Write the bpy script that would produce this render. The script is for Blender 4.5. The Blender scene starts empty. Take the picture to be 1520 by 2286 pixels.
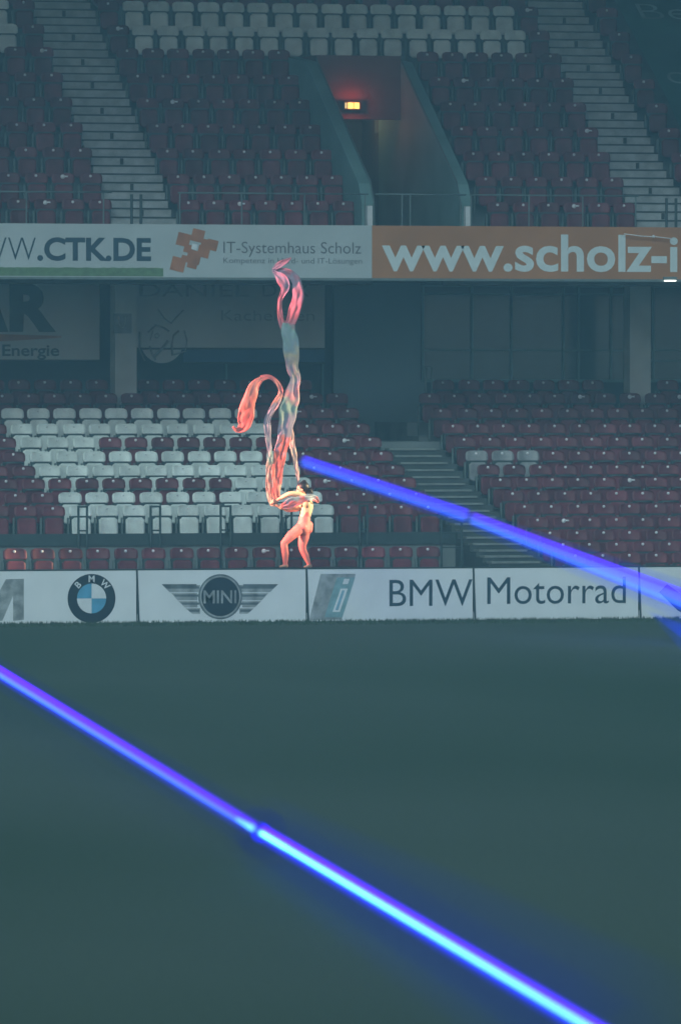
import bpy, bmesh, math, random
from mathutils import Vector, Matrix, noise
random.seed(7)
sc = bpy.context.scene
col = sc.collection
PI = math.pi

# ---------------------------------------------------------------- camera
F = 16600.0            # focal length in photograph pixels (1520 x 2286)
D = 130.0              # metres from the lens to the advertising boards
AL = math.radians(15.0)
PT = math.atan((1143 - 880) / F)
CH = 3.98
CAM = Vector((-D * math.sin(AL), -D * math.cos(AL), CH))
FW = Vector((math.sin(AL) * math.cos(PT), math.cos(AL) * math.cos(PT), -math.sin(PT)))
RT = Vector((math.cos(AL), -math.sin(AL), 0))
UP = RT.cross(FW)
cd = bpy.data.cameras.new('camera')
cam = bpy.data.objects.new('camera', cd); col.objects.link(cam)
cam.matrix_world = Matrix((( RT.x, UP.x, -FW.x, CAM.x), (RT.y, UP.y, -FW.y, CAM.y), (RT.z, UP.z, -FW.z, CAM.z), (0, 0, 0, 1)))
cd.sensor_fit = 'VERTICAL'; cd.sensor_height = 36.0; cd.sensor_width = 24.0
cd.lens = F / 2286 * 36.0
cd.clip_start = 1.0; cd.clip_end = 3000
cd.dof.use_dof = True; cd.dof.focus_distance = D - .5; cd.dof.aperture_fstop = 2.8
sc.camera = cam

def ray(px, py):
    return FW + RT * ((px - 760) / F) - UP * ((py - 1143) / F)
def P(px, py, Y):                     # the point of the plane y = Y seen at photograph pixel px, py
    r = ray(px, py)
    return CAM + r * ((Y - CAM.y) / r.y)
def Pd(px, py, d):
    return CAM + ray(px, py) * d

# ---------------------------------------------------------------- world, lamps, exposure
w = bpy.data.worlds.new("World"); sc.world = w; w.use_nodes = True
nt = w.node_tree
sky = nt.nodes.new('ShaderNodeTexSky'); sky.sky_type = 'NISHITA'; sky.sun_disc = False
sky.sun_elevation = math.radians(32); sky.sun_rotation = math.radians(200); sky.ozone_density = 2.0; sky.air_density = 1.0
nt.links.new(sky.outputs[0], nt.nodes['Background'].inputs[0])
nt.nodes['Background'].inputs[1].default_value = 0.05
sl = bpy.data.lights.new('floodlight_wash', 'SUN'); sl.energy = 0.62; sl.angle = math.radians(25); sl.color = (0.66, 1.0, 0.96)
so = bpy.data.objects.new('floodlight_wash', sl); col.objects.link(so)
# light travels from the open side of the ground towards the stand, from high on the near side
so.rotation_euler = Vector((0.35, 0.8, -0.58)).to_track_quat('-Z', 'Y').to_euler()
sc.view_settings.view_transform = 'Standard'; sc.view_settings.look = 'None'
sc.view_settings.exposure = 1.0; sc.view_settings.gamma = 1.0
sc.render.engine = 'CYCLES'
cy = sc.cycles
cy.use_denoising = True
try: cy.denoiser = 'OPENIMAGEDENOISE'
except Exception: pass
cy.max_bounces = 6; cy.diffuse_bounces = 3; cy.transparent_max_bounces = 16; cy.volume_bounces = 1
cy.sample_clamp_indirect = 3.0

# ---------------------------------------------------------------- materials
MATS = {}
def mat(name, c, rough=0.6, var=0.12, scale=6.0, bump=0.0, metal=0.0, c2=None, detail=4.0, spec=0.4, lo=0.35, hi=0.65, stretch=None):
    if name in MATS: return MATS[name]
    m = bpy.data.materials.new(name); m.use_nodes = True; n = m.node_tree; b = n.nodes['Principled BSDF']
    b.inputs['Roughness'].default_value = rough; b.inputs['Metallic'].default_value = metal
    b.inputs['Specular IOR Level'].default_value = spec
    tc = n.nodes.new('ShaderNodeTexCoord'); mp = n.nodes.new('ShaderNodeMapping')
    geo = n.nodes.new('ShaderNodeNewGeometry')
    n.links.new(geo.outputs['Position'], mp.inputs[0])
    if stretch: mp.inputs['Scale'].default_value = stretch
    nz = n.nodes.new('ShaderNodeTexNoise'); nz.inputs['Scale'].default_value = scale; nz.inputs['Detail'].default_value = detail
    n.links.new(mp.outputs[0], nz.inputs[0])
    cr = n.nodes.new('ShaderNodeValToRGB'); n.links.new(nz.outputs[0], cr.inputs[0])
    if c2 is None: c2 = tuple(x * (1 - 2 * var) for x in c)
    cr.color_ramp.elements[0].position = lo; cr.color_ramp.elements[1].position = hi
    cr.color_ramp.elements[0].color = (*c2, 1); cr.color_ramp.elements[1].color = (*c, 1)
    n.links.new(cr.outputs[0], b.inputs['Base Color'])
    if bump:
        bp = n.nodes.new('ShaderNodeBump'); bp.inputs['Strength'].default_value = bump; bp.inputs['Distance'].default_value = 0.02
        n.links.new(nz.outputs[0], bp.inputs['Height']); n.links.new(bp.outputs[0], b.inputs['Normal'])
    MATS[name] = m
    return m
def emat(name, c, s):
    m = bpy.data.materials.new(name); m.use_nodes = True; n = m.node_tree
    n.nodes.remove(n.nodes['Principled BSDF'])
    e = n.nodes.new('ShaderNodeEmission'); e.inputs[0].default_value = (*c, 1); e.inputs[1].default_value = s
    n.links.new(e.outputs[0], n.nodes['Material Output'].inputs['Surface'])
    return m
def vol_emit(name, c, s, dens=0.0):
    m = bpy.data.materials.new(name); m.use_nodes = True; n = m.node_tree
    n.nodes.remove(n.nodes['Principled BSDF'])
    e = n.nodes.new('ShaderNodeEmission'); e.inputs[0].default_value = (*c, 1); e.inputs[1].default_value = s
    ab = n.nodes.new('ShaderNodeVolumeAbsorption'); ab.inputs[0].default_value = (.02, .12, .95, 1); ab.inputs[1].default_value = dens
    ad = n.nodes.new('ShaderNodeAddShader'); n.links.new(e.outputs[0], ad.inputs[0]); n.links.new(ab.outputs[0], ad.inputs[1])
    n.links.new(ad.outputs[0], n.nodes['Material Output'].inputs['Volume'])
    m.cycles.homogeneous_volume = True
    return m

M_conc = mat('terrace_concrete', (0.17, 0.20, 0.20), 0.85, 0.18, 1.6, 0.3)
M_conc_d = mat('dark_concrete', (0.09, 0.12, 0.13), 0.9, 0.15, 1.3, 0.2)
M_parapet = mat('painted_parapet', (0.17, 0.30, 0.30), 0.7, 0.12, 1.1, 0.1)
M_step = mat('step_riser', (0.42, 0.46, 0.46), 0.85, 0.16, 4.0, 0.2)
M_nose = mat('step_nosing', (0.05, 0.06, 0.06), 0.8, 0.1, 5.0)
M_tread_lit = mat('lit_step_tread', (0.22, 0.25, 0.24), 0.7, 0.15, 5.0)  # pale tone stands for light caught on the lower treads
M_riser_shade = mat('shaded_step_riser', (0.06, 0.08, 0.08), 0.8, 0.15, 4.0)  # dark tone puts the shade of the lower risers into the colour
M_red = mat('faded_red_plastic', (0.165, 0.035, 0.052), 0.5, 0.2, 3.0, spec=0.25)
M_white = mat('white_seat_plastic', (0.70, 0.76, 0.72), 0.42, 0.13, 3.5, spec=0.35)
M_greyw = mat('greyish_white_plastic', (0.30, 0.31, 0.32), 0.5, 0.2, 5.0)  # greyer than the other white seats
def vary(m, amt):              # fading that differs from seat to seat
    n = m.node_tree; b = n.nodes['Principled BSDF']; src = b.inputs['Base Color'].links[0].from_socket
    g_ = n.nodes.new('ShaderNodeNewGeometry'); oi = n.nodes.new('ShaderNodeObjectInfo')
    ad = n.nodes.new('ShaderNodeMath'); ad.operation = 'ADD'; n.links.new(g_.outputs['Random Per Island'], ad.inputs[0]); n.links.new(oi.outputs['Random'], ad.inputs[1])
    fr_ = n.nodes.new('ShaderNodeMath'); fr_.operation = 'FRACT'; n.links.new(ad.outputs[0], fr_.inputs[0])
    mr = n.nodes.new('ShaderNodeMapRange'); mr.inputs[3].default_value = 1 - amt; mr.inputs[4].default_value = 1 + amt * .6; n.links.new(fr_.outputs[0], mr.inputs[0])
    hs = n.nodes.new('ShaderNodeHueSaturation'); n.links.new(mr.outputs[0], hs.inputs['Value']); n.links.new(src, hs.inputs['Color']); n.links.new(hs.outputs[0], b.inputs['Base Color'])
vary(M_red, .30); vary(M_white, .14)
M_tag = mat('pale_number_tag', (0.8, 0.8, 0.82), 0.4, 0.05)
M_steel = mat('galvanised_steel', (0.15, 0.20, 0.20), 0.5, 0.12, 8.0, metal=0.3)
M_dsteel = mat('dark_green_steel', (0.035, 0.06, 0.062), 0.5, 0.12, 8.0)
M_board = mat('white_board_film', (0.74, 0.77, 0.78), 0.4, 0.03, 2.2, spec=0.35)
M_black = mat('black_rubber', (0.015, 0.018, 0.02), 0.6, 0.1)
M_navy = mat('navy_print', (0.010, 0.022, 0.034), 0.4, 0.1)
M_ink = mat('dark_blue_ink', (0.020, 0.055, 0.085), 0.5, 0.08)
M_blue = mat('sky_blue_print', (0.10, 0.36, 0.55), 0.4, 0.1)
M_silver = mat('silver_print', (0.42, 0.46, 0.46), 0.35, 0.25, 5.0, metal=0.2)
M_silver_d = mat('dark_silver_print', (0.17, 0.21, 0.22), 0.35, 0.25, 5.0, metal=0.2)
M_lwhite = mat('white_print', (0.72, 0.75, 0.76), 0.4, 0.05)
M_cream = mat('white_banner_cloth', (0.44, 0.50, 0.51), 0.6, 0.05, 1.3)
M_orange = mat('orange_banner_cloth', (0.42, 0.185, 0.075), 0.6, 0.08, 1.2)
M_brown = mat('rust_orange_print', (0.44, 0.18, 0.09), 0.6, 0.16, 3.0)
M_lettp = mat('pale_lettering_print', (0.62, 0.70, 0.70), 0.6, 0.05)
M_greyink = mat('grey_ink', (0.13, 0.13, 0.15), 0.6, 0.1)
M_bgreen = mat('grass_picture_print', (0.13, 0.23, 0.12), 0.6, 0.15, 8.0)
M_shade = mat('grey_banner_cloth', (0.54, 0.56, 0.54), 0.7, 0.08, 0.8)
M_shade2 = mat('faded_grey_ink', (0.30, 0.34, 0.36), 0.7, 0.2)
M_bluestrip = mat('blue_banner_strip', (0.03, 0.10, 0.20), 0.6, 0.15, 2.0)
M_tarp = mat('green_tarpaulin', (0.025, 0.13, 0.105), 0.55, 0.2, 0.8, 0.2)
M_tarpl = mat('faded_tarp_lettering', (0.30, 0.44, 0.42), 0.6, 0.3, 2.0)
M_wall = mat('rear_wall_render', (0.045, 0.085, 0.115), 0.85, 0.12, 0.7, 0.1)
M_room = mat('haze_toned_rear_panel', (0.20, 0.32, 0.36), 0.8, 0.1, 0.5)  # pale colour stands in for lit haze in the tunnel mouth
M_col = mat('column_concrete', (0.60, 0.62, 0.58), 0.85, 0.12, 1.4, 0.2)
M_vom = mat('dark_red_vomitory_face', (0.14, 0.055, 0.05), 0.8, 0.15, 1.0)  # dark red base colour of the lintel
M_gbi = mat('green_black_ink', (.045, .09, .10), .6, .1)
M_hair = mat('black_hair', (0.008, 0.007, 0.008), 0.45, 0.2, 30.0)
M_skin = mat('performer_skin', (0.62, 0.34, 0.22), 0.5, 0.06, 9.0)
M_suit = mat('coral_bodysuit', (0.80, 0.26, 0.20), 0.6, 0.10, 7.0, 0.05, c2=(0.80, 0.18, 0.16))

# ---------------------------------------------------------------- mesh helpers
def setp(o, label=None, cat=None, group=None, kind=None):
    if label: o['label'] = label
    if cat: o['category'] = cat
    if group: o['group'] = group
    if kind: o['kind'] = kind
    return o
def empty(name, loc, label=None, cat=None, group=None):
    o = bpy.data.objects.new(name, None); col.objects.link(o); o.location = loc
    o.empty_display_size = 0.2
    return setp(o, label, cat, group)
class MB:
    def __init__(s): s.v = []; s.f = []; s.mi = []
    def poly(s, pts, mi=0):
        i = len(s.v); s.v += [tuple(p) for p in pts]; s.f.append(tuple(range(i, i + len(pts)))); s.mi.append(mi)
    def box(s, x0, x1, y0, y1, z0, z1, mi=0):
        i = len(s.v)
        s.v += [(x0,y0,z0),(x1,y0,z0),(x1,y1,z0),(x0,y1,z0),(x0,y0,z1),(x1,y0,z1),(x1,y1,z1),(x0,y1,z1)]
        for q in ((0,3,2,1),(4,5,6,7),(0,1,5,4),(1,2,6,5),(2,3,7,6),(3,0,4,7)):
            s.f.append(tuple(i + k for k in q)); s.mi.append(mi)
    def prism(s, outline, y0, y1, mi=0):        # outline: (x, z) list; extruded from y0 (front) to y1
        i = len(s.v); n = len(outline)
        s.v += [(x, y0, z) for x, z in outline] + [(x, y1, z) for x, z in outline]
        s.f.append(tuple(range(i, i + n))); s.mi.append(mi)
        s.f.append(tuple(range(i + 2 * n - 1, i + n - 1, -1))); s.mi.append(mi)
        for k in range(n):
            a, b = i + k, i + (k + 1) % n
            s.f.append((a, a + n, b + n, b)); s.mi.append(mi)
    def tube(s, pts, r, n=8, mi=0, cap=True):
        pts = [Vector(p) for p in pts]
        rs = r if isinstance(r, (list, tuple)) else [r] * len(pts)
        base = len(s.v)
        for k, p in enumerate(pts):
            d = (pts[min(k + 1, len(pts) - 1)] - pts[max(k - 1, 0)]).normalized()
            a = d.cross(Vector((0, 0, 1)) if abs(d.z) < .9 else Vector((1, 0, 0))).normalized(); b = d.cross(a)
            for j in range(n):
                t = 2 * PI * j / n
                s.v.append(tuple(p + (a * math.cos(t) + b * math.sin(t)) * rs[k]))
        for k in range(len(pts) - 1):
            for j in range(n):
                q = base + k * n
                s.f.append((q + j, q + (j + 1) % n, q + n + (j + 1) % n, q + n + j)); s.mi.append(mi)
        if cap:
            s.f.append(tuple(base + j for j in reversed(range(n)))); s.mi.append(mi)
            e = base + (len(pts) - 1) * n
            s.f.append(tuple(e + j for j in range(n))); s.mi.append(mi)
    def sphere(s, c, r, mi=0, n=10, sq=(1, 1, 1)):
        base = len(s.v); c = Vector(c); rings = n // 2 + 1
        for a in range(rings + 1):
            th = PI * a / rings
            for b in range(n):
                ph = 2 * PI * b / n
                s.v.append((c.x + r * sq[0] * math.sin(th) * math.cos(ph), c.y + r * sq[1] * math.sin(th) * math.sin(ph), c.z + r * sq[2] * math.cos(th)))
        for a in range(rings):
            for b in range(n):
                q = base + a * n
                s.f.append((q + b, q + n + b, q + n + (b + 1) % n, q + (b + 1) % n)); s.mi.append(mi)
    def mesh(s, name, mats, smooth=False):
        me = bpy.data.meshes.new(name); me.from_pydata(s.v, [], s.f)
        for m in (mats if isinstance(mats, (list, tuple)) else [mats]): me.materials.append(m)
        me.polygons.foreach_set('material_index', s.mi)
        if smooth: me.polygons.foreach_set('use_smooth', [True] * len(me.polygons))
        bm = bmesh.new(); bm.from_mesh(me); bmesh.ops.remove_doubles(bm, verts=bm.verts, dist=1e-5)
        bmesh.ops.recalc_face_normals(bm, faces=bm.faces); bm.to_mesh(me); bm.free()
        me.update(); return me
    def build(s, name, mats, parent=None, smooth=False):
        o = bpy.data.objects.new(name, s.mesh(name, mats, smooth)); col.objects.link(o)
        if parent:
            o.parent = parent
            o.matrix_parent_inverse = Matrix.Translation(parent.location).inverted() if s.__dict__.get('world', True) else Matrix()
        return o
def W(o, parent):
    o.parent = parent; o.matrix_parent_inverse = Matrix.Translation(parent.location).inverted(); return o

_tc = {}
def text_polys(txt, off=0.0, shear=0.0):
    k = (txt, off, shear)
    if k in _tc: return _tc[k]
    cu = bpy.data.curves.new('t', 'FONT'); cu.body = txt; cu.offset = off; cu.shear = shear; cu.resolution_u = 4
    cu.fill_mode = 'FRONT'
    ob = bpy.data.objects.new('t', cu); col.objects.link(ob)
    bpy.context.view_layer.update()
    me = bpy.data.meshes.new_from_object(ob.evaluated_get(bpy.context.evaluated_depsgraph_get()))
    vs = [v.co.copy() for v in me.vertices]; fs = [tuple(p.vertices) for p in me.polygons]
    bpy.data.objects.remove(ob); bpy.data.curves.remove(cu); bpy.data.meshes.remove(me)
    _tc[k] = (vs, fs); return vs, fs
def text_on(mb, txt, x0, x1, ytop, ybot, Y, off=0.0, shear=0.0, mi=0, fn=None):
    """lettering whose bounding box fills the photograph rectangle x0..x1, ytop..ybot on the plane y = Y"""
    vs, fs = text_polys(txt, off, shear)
    a0 = min(v.x for v in vs); a1 = max(v.x for v in vs); b0 = min(v.y for v in vs); b1 = max(v.y for v in vs)
    if fn is None:
        TL, TR, BL, BR = P(x0, ytop, Y), P(x1, ytop, Y), P(x0, ybot, Y), P(x1, ybot, Y)
        X0 = (TL.x + BL.x) / 2; X1 = (TR.x + BR.x) / 2; ZT = P((x0 + x1) / 2, ytop, Y).z; ZB = P((x0 + x1) / 2, ybot, Y).z
        fn = lambda u, v: (X0 + u * (X1 - X0), Y, ZB + v * (ZT - ZB))
    i = len(mb.v)
    mb.v += [fn((v.x - a0) / (a1 - a0), (v.y - b0) / (b1 - b0)) for v in vs]
    for f in fs: mb.f.append(tuple(i + k for k in f)); mb.mi.append(mi)
def pp(pts, Y):                     # photograph outline -> (x, z) outline on plane Y
    r = []
    for x, y in pts:
        p = P(x, y, Y); r.append((p.x, p.z))
    return r
def disc(cx, cz, r, n=40, a0=0, a1=2 * PI):
    return [(cx + r * math.cos(a0 + (a1 - a0) * k / n), cz + r * math.sin(a0 + (a1 - a0) * k / n)) for k in range(n)]
ORD = 'first second third fourth fifth sixth seventh eighth ninth tenth eleventh twelfth thirteenth fourteenth fifteenth sixteenth seventeenth eighteenth nineteenth twentieth twenty-first twenty-second twenty-third twenty-fourth twenty-fifth twenty-sixth twenty-seventh'.split()

# ---------------------------------------------------------------- measured rows
def Y_low(k): return 2.2 + 0.81 * (13 - k)
low_px = [857, 887, 920, 954, 984, 1015, 1046, 1074, 1105, 1134, 1164, 1193, 1219, 1244]
TAG = 0.74
Z_low = [P(1250, y, Y_low(k)).z - TAG for k, y in enumerate(low_px)]
def Y_up(u): return 8.5 + 0.81 * (8 - u)
up_px = [(340, 12), (340, 66), (340, 117), (340, 173), (340, 228), (340, 284), (340, 340), (340, 397), (340, 455)]
Z_up = {u: P(*up_px[u], Y_up(u)).z - TAG for u in range(9)}
Z_up[-1] = Z_up[0] + 0.50; Z_up[-2] = Z_up[0] + 1.0; Z_up[9] = Z_up[8] - 0.36
XL = -16.0; XR = 22.0      # how far the stand is built to either side

# ---------------------------------------------------------------- ground
g = MB()
nx, ny = 2, 2
g.poly([(-500, -500, 0), (500, -500, 0), (500, 500, 0), (-500, 500, 0)])
gm = bpy.data.materials.new('pitch_turf'); gm.use_nodes = True; n = gm.node_tree; b = n.nodes['Principled BSDF']
b.inputs['Roughness'].default_value = 0.9; b.inputs['Specular IOR Level'].default_value = 0.15
geo = n.nodes.new('ShaderNodeNewGeometry')
def nz(scale, detail, stretch=(1, 1, 1)):
    mp = n.nodes.new('ShaderNodeMapping'); mp.inputs['Scale'].default_value = stretch
    n.links.new(geo.outputs['Position'], mp.inputs[0])
    t = n.nodes.new('ShaderNodeTexNoise'); t.inputs['Scale'].default_value = scale; t.inputs['Detail'].default_value = detail
    n.links.new(mp.outputs[0], t.inputs[0]); return t
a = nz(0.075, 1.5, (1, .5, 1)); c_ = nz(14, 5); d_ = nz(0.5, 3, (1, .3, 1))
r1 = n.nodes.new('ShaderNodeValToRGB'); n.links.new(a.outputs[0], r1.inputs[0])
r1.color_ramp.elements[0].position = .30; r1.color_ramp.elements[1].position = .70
r1.color_ramp.elements[0].color = (0.040, 0.086, 0.044, 1); r1.color_ramp.elements[1].color = (0.100, 0.142, 0.108, 1)  # broad paler patches stand in for haze-lit spots on the turf
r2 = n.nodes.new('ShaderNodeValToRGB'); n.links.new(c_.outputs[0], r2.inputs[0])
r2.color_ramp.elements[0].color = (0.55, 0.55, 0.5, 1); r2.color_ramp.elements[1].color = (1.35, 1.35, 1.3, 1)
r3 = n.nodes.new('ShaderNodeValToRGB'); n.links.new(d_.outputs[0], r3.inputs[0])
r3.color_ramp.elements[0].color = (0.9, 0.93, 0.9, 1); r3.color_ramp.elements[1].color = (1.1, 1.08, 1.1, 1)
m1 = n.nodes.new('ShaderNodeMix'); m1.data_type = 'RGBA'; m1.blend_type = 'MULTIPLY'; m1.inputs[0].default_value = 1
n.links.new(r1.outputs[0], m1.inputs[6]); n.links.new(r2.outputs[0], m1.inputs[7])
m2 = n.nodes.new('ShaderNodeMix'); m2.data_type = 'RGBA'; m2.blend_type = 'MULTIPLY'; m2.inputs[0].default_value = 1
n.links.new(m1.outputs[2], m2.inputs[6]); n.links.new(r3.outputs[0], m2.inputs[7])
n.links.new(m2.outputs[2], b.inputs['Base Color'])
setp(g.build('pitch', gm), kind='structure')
# blades of grass along the foot of the boards
gb = MB()
for k in range(5200):
    x = random.uniform(-8, 11); y = -random.random() ** 2 * 1.6 - 0.03; h = random.uniform(.03, .075); s_ = random.uniform(.006, .012)
    lx = random.uniform(-.03, .03)
    gb.poly([(x - s_, y, 0), (x + s_, y, 0), (x + lx, y + random.uniform(-.02, .02), h)])
setp(gb.build('grass', mat('grass_blades', (0.05, 0.09, 0.045), 0.8, 0.25, 3.0)), 'short dark green grass at the foot of the advertising boards', 'grass', kind='stuff')

# ---------------------------------------------------------------- columns of seats (X positions)
PITCH = (P(721, 1136, Y_low(9)).x - P(181, 1136, Y_low(9)).x) / 9.0
XA0 = P(25, 921, Y_low(2)).x * .4 + P(181, 1136, Y_low(9)).x * .6      # first white seat of the lettered lower block
def XA(j): return XA0 + PITCH * j
XB0 = P(1063, 1015, Y_low(5)).x                                           # first seat of the lower block beyond the stairs
def XB(j): return XB0 + PITCH * j
UP_P = (P(1148, 75, Y_up(1)).x - P(320, 66, Y_up(1)).x) / 15.0
XU0 = P(320, 66, Y_up(1)).x
def XU(j): return XU0 + UP_P * j
XV0 = P(225, 455, Y_up(8)).x                                              # upper block before the first aisle, counted outwards
def XV(j): return XV0 - 0.52 * j
XW0 = P(1382, 72, Y_up(1)).x
print('pitch', PITCH, UP_P, 'XA0', XA0, 'XB0', XB0, 'rises', [round(Z_low[k] - Z_low[k+1], 2) for k in range(13)], 'tz', Z_low[13], Z_up[8])

# ---------------------------------------------------------------- grandstand
stand = empty('grandstand', (0, 14, 0), 'two-tier concrete stadium grandstand with stepped terraces behind the advertising boards', 'grandstand')
xs_l = P(824, 985, Y_low(4)).x; xs_r = P(980, 985, Y_low(4)).x; xb_l = XB0 - 0.36; xa_r = XA(13) + 0.32
BK = 15.2
ZLAND = P(900, 986, Y_low(3) - .4).z; SO = ZLAND - Z_low[3]
t = MB()
for k in range(14):
    y0 = Y_low(k) - 0.50; y1 = y0 + 0.81 if k else BK
    if k <= 9: t.box(XL, xa_r, y0, y1, -.2, Z_low[k])
    t.box(xb_l, XR, y0, y1, -.2, Z_low[k])
# front of the lettered block: retaining wall, wheelchair platform, front row deck
yw = Y_low(9) - 0.50
zfr = P(860, 1230, 2.2).z - TAG
x_fr = P(985, 1228, 2.2).x
t.box(XL, xa_r, yw - 0.16, yw, -.2, P(400, 1192, yw).z)
t.box(XL, x_fr, 1.7, yw - .16, -.2, zfr)
t.box(x_fr, xb_l, 1.7, yw - .2, -.2, 0.12)
for yy in (0.25,): t.box(XL, XR, 1.0, 1.7, -.2, 0.02)
# flat landing at the head of the stairs
t.box(xa_r, xb_l, Y_low(3) - .38, BK, -.2, ZLAND)
t.build('lower_terrace', M_conc, stand)
t = MB(); t.box(XL, xa_r, yw - 0.20, yw - .16, P(400, 1217, yw).z, P(400, 1190, yw).z)
t.build('barrier_board', M_dsteel, stand)

t = MB()      # upper terrace
ax_l = (P(250, 480, Y_up(8)).x, P(397, 480, Y_up(8)).x)          # first aisle
ax_r = (P(1424, 490, Y_up(8)).x, P(1424, 490, Y_up(8)).x + 1.12)
Y8F = Y_up(8) - .35
vl1 = P(826, 407, Y8F).x; vl0 = vl1 - .22; vr0 = P(1019, 424, Y8F).x; vr1 = vr0 + .22     # vomitory parapets
for u in range(-2, 10):
    y0 = Y_up(u) - 0.50; y1 = BK + 1.6 if u == -2 else y0 + 0.81
    if u == 9: y0 = 7.3
    zb = Z_up[u] - .75 if u < 9 else 6.2
    for x0, x1 in ((XL, vl1), (vr0, XR)) if u >= 2 else ((XL, XR),):
        t.box(x0, x1, y0, y1 + (0.0 if u == -2 else 0.3), zb, Z_up[u])
t.box(XL, vl0, 7.3, BK + 1.6, 6.16, 6.36); t.box(vl0, vr1, 7.3, BK + 3, 6.16, 6.36); t.box(vr1, XR, 7.3, BK + 1.6, 6.16, 6.36)
t.build('upper_terrace', mat('upper_concrete', (0.15, 0.19, 0.20), 0.85, 0.15, 1.6, 0.3), stand)
# vomitory
YV = Y_up(3.6); YW = Y_up(1) - .5
zvt = P(787, 124, YV).z
zl = P(787, 266, YV).z
t = MB(); t.box(vl1, vr0, YV - .02, YV + .25, zl, zvt); t.box(vl1, vr0, YV + .25, YW + .31, zvt - .2, zvt)
t.build('vomitory_lintel', M_vom, stand)
t = MB()
t.box(vl1 - .3, vl1 - .02, YV + .25, YV + 2.9, 6.36, zl + .3); t.box(vr0 + .02, vr0 + .3, YV + .25, YV + 2.9, 6.36, zl + .3)
t.box(vl1 - .3, vr0 + .3, YV + 2.9, YV + 3.1, 6.36, zl + .3); t.box(vl1 - .3, vr0 + .3, YV + .26, YV + 3.1, zl + .3, zl + .4)
t.build('vomitory_passage', mat('passage_paint', (0.10, 0.085, 0.07), .8, .1, 1.0), stand)
for a0, a1 in ((vl0, vl1), (vr0, vr1)):
    t = MB()
    yf = Y8F - .25; prof = [(yf, 6.37), (yf, P(828, 455, yf).z), (Y8F, P(826, 410, Y8F).z), (YV, P(712, 137, YV).z), (YW - .01, zvt + .04), (YW - .01, 6.37)]
    i = len(t.v); m_ = len(prof)
    t.v += [(a0 - .004, y, z) for y, z in prof] + [(a1 + .004, y, z) for y, z in prof]
    t.f.append(tuple(range(i, i + m_))); t.mi.append(0); t.f.append(tuple(range(i + 2 * m_ - 1, i + m_ - 1, -1))); t.mi.append(0)
    for k in range(m_):
        q, r_ = i + k, i + (k + 1) % m_; t.f.append((q, q + m_, r_ + m_, r_)); t.mi.append(0)
    t.build('vomitory_parapet', M_parapet, stand)
    t = MB(); t.box((a0 + a1) / 2 - .05, (a0 + a1) / 2 + .05, yf - .14, yf - .01, 6.37, P(830, 460, yf).z); t.build('end_post', M_lwhite, stand)
    t = MB(); q_ = a1 if a0 == vl0 else a0; t.tube([(q_, YV, P(712, 137, YV).z + .05), (q_, Y8F, P(826, 410, Y8F).z + .05), (q_, yf - .02, P(828, 455, yf).z + .02), (q_, yf - .02, 6.5)], .018, 6); t.build('parapet_rail', M_steel, stand)
# edge beam carrying the banners, ceiling, rear walls, roof
YF = 7.0
zt = P(760, 503, YF).z; zb_ = P(760, 622, YF).z
t = MB(); t.box(XL, XR, YF + .02, YF + .30, zb_ + .03, zt - .01); t.build('balcony_edge', M_conc, stand)
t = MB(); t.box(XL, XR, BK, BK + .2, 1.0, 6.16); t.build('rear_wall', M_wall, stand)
vx0 = P(745, 700, 14.6).x; vx1 = P(947, 700, 14.6).x
t = MB(); t.box(vx0, vx1, 14.6, 14.7, Z_low[4], 6.15); t.build('rear_panel', M_room, stand)
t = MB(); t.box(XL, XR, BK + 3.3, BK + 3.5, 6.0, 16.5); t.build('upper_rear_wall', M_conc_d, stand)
t = MB()
t.prism([(XL, 0), (XR, 0), (XR, .35), (XL, .35)], 0, 1)
t.v = [(x, -3.0 + y * 22, 15.2 + z + y * 1.2) for x, y, z in t.v]  # out of view; front edge pushed forward to shade the upper tier
t.build('roof', M_conc_d, stand)
for px in (275, 1420):
    c = P(px, 800, 12.75)
    t = MB(); t.box(c.x - .21, c.x + .21, 12.5, 12.92, Z_low[0], 6.15)
    t.build('column', M_col, stand)
COLX = [P(275, 800, 12.75).x, P(1420, 800, 12.75).x]

# ---------------------------------------------------------------- stairs
def st_up(x0, x1, label):
    e = empty('aisle_stairs', ((x0 + x1) / 2, 10, Z_up[8]), label, 'stairs', 'stairs climbing the upper tier')
    a_, b_, c3 = MB(), MB(), MB()
    for u in range(8, -3, -1):
        zlo = Z_up[u]; rise = Z_up[u - 1] - zlo if u > -2 else .5
        yb = Y_up(u) + 0.31
        for j in range(3):
            y0 = yb - 0.27 * (3 - j); z1 = zlo + rise * (j + 1) / 3
            if j == 2: z1 -= .004
            dx = random.uniform(-.05, .05)
            a_.box(x0 + dx, x1 + dx, y0, yb - .003, zlo + rise * j / 3 + (.003 if j else -.1), z1 - .028)
            b_.box(x0 + dx - .004, x1 + dx + .004, y0 - .022, yb - .002, z1 - .027, z1)
        cx_ = (x0 + x1) / 2 + .02
        c3 = MB(); c3.box(cx_ - .03, cx_ + .03, yb - .81 - .025, yb - .81 - .002, zlo + .015, zlo + .13); W(c3.build('row_plate', M_nose), e)
    W(a_.build('riser_blocks', M_step), e); W(b_.build('nosing', M_nose), e)
st_up(*ax_l, 'pale concrete upper-tier stairs above the dark web address banner')
st_up(*ax_r, 'pale concrete stairs of the upper tier running down beside the green tarpaulin')
e = empty('terrace_stairs', ((xs_l + xs_r) / 2, 6, 0), 'concrete stairs between the two lower seat blocks', 'stairs')
a_, b_ = MB(), MB()
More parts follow.
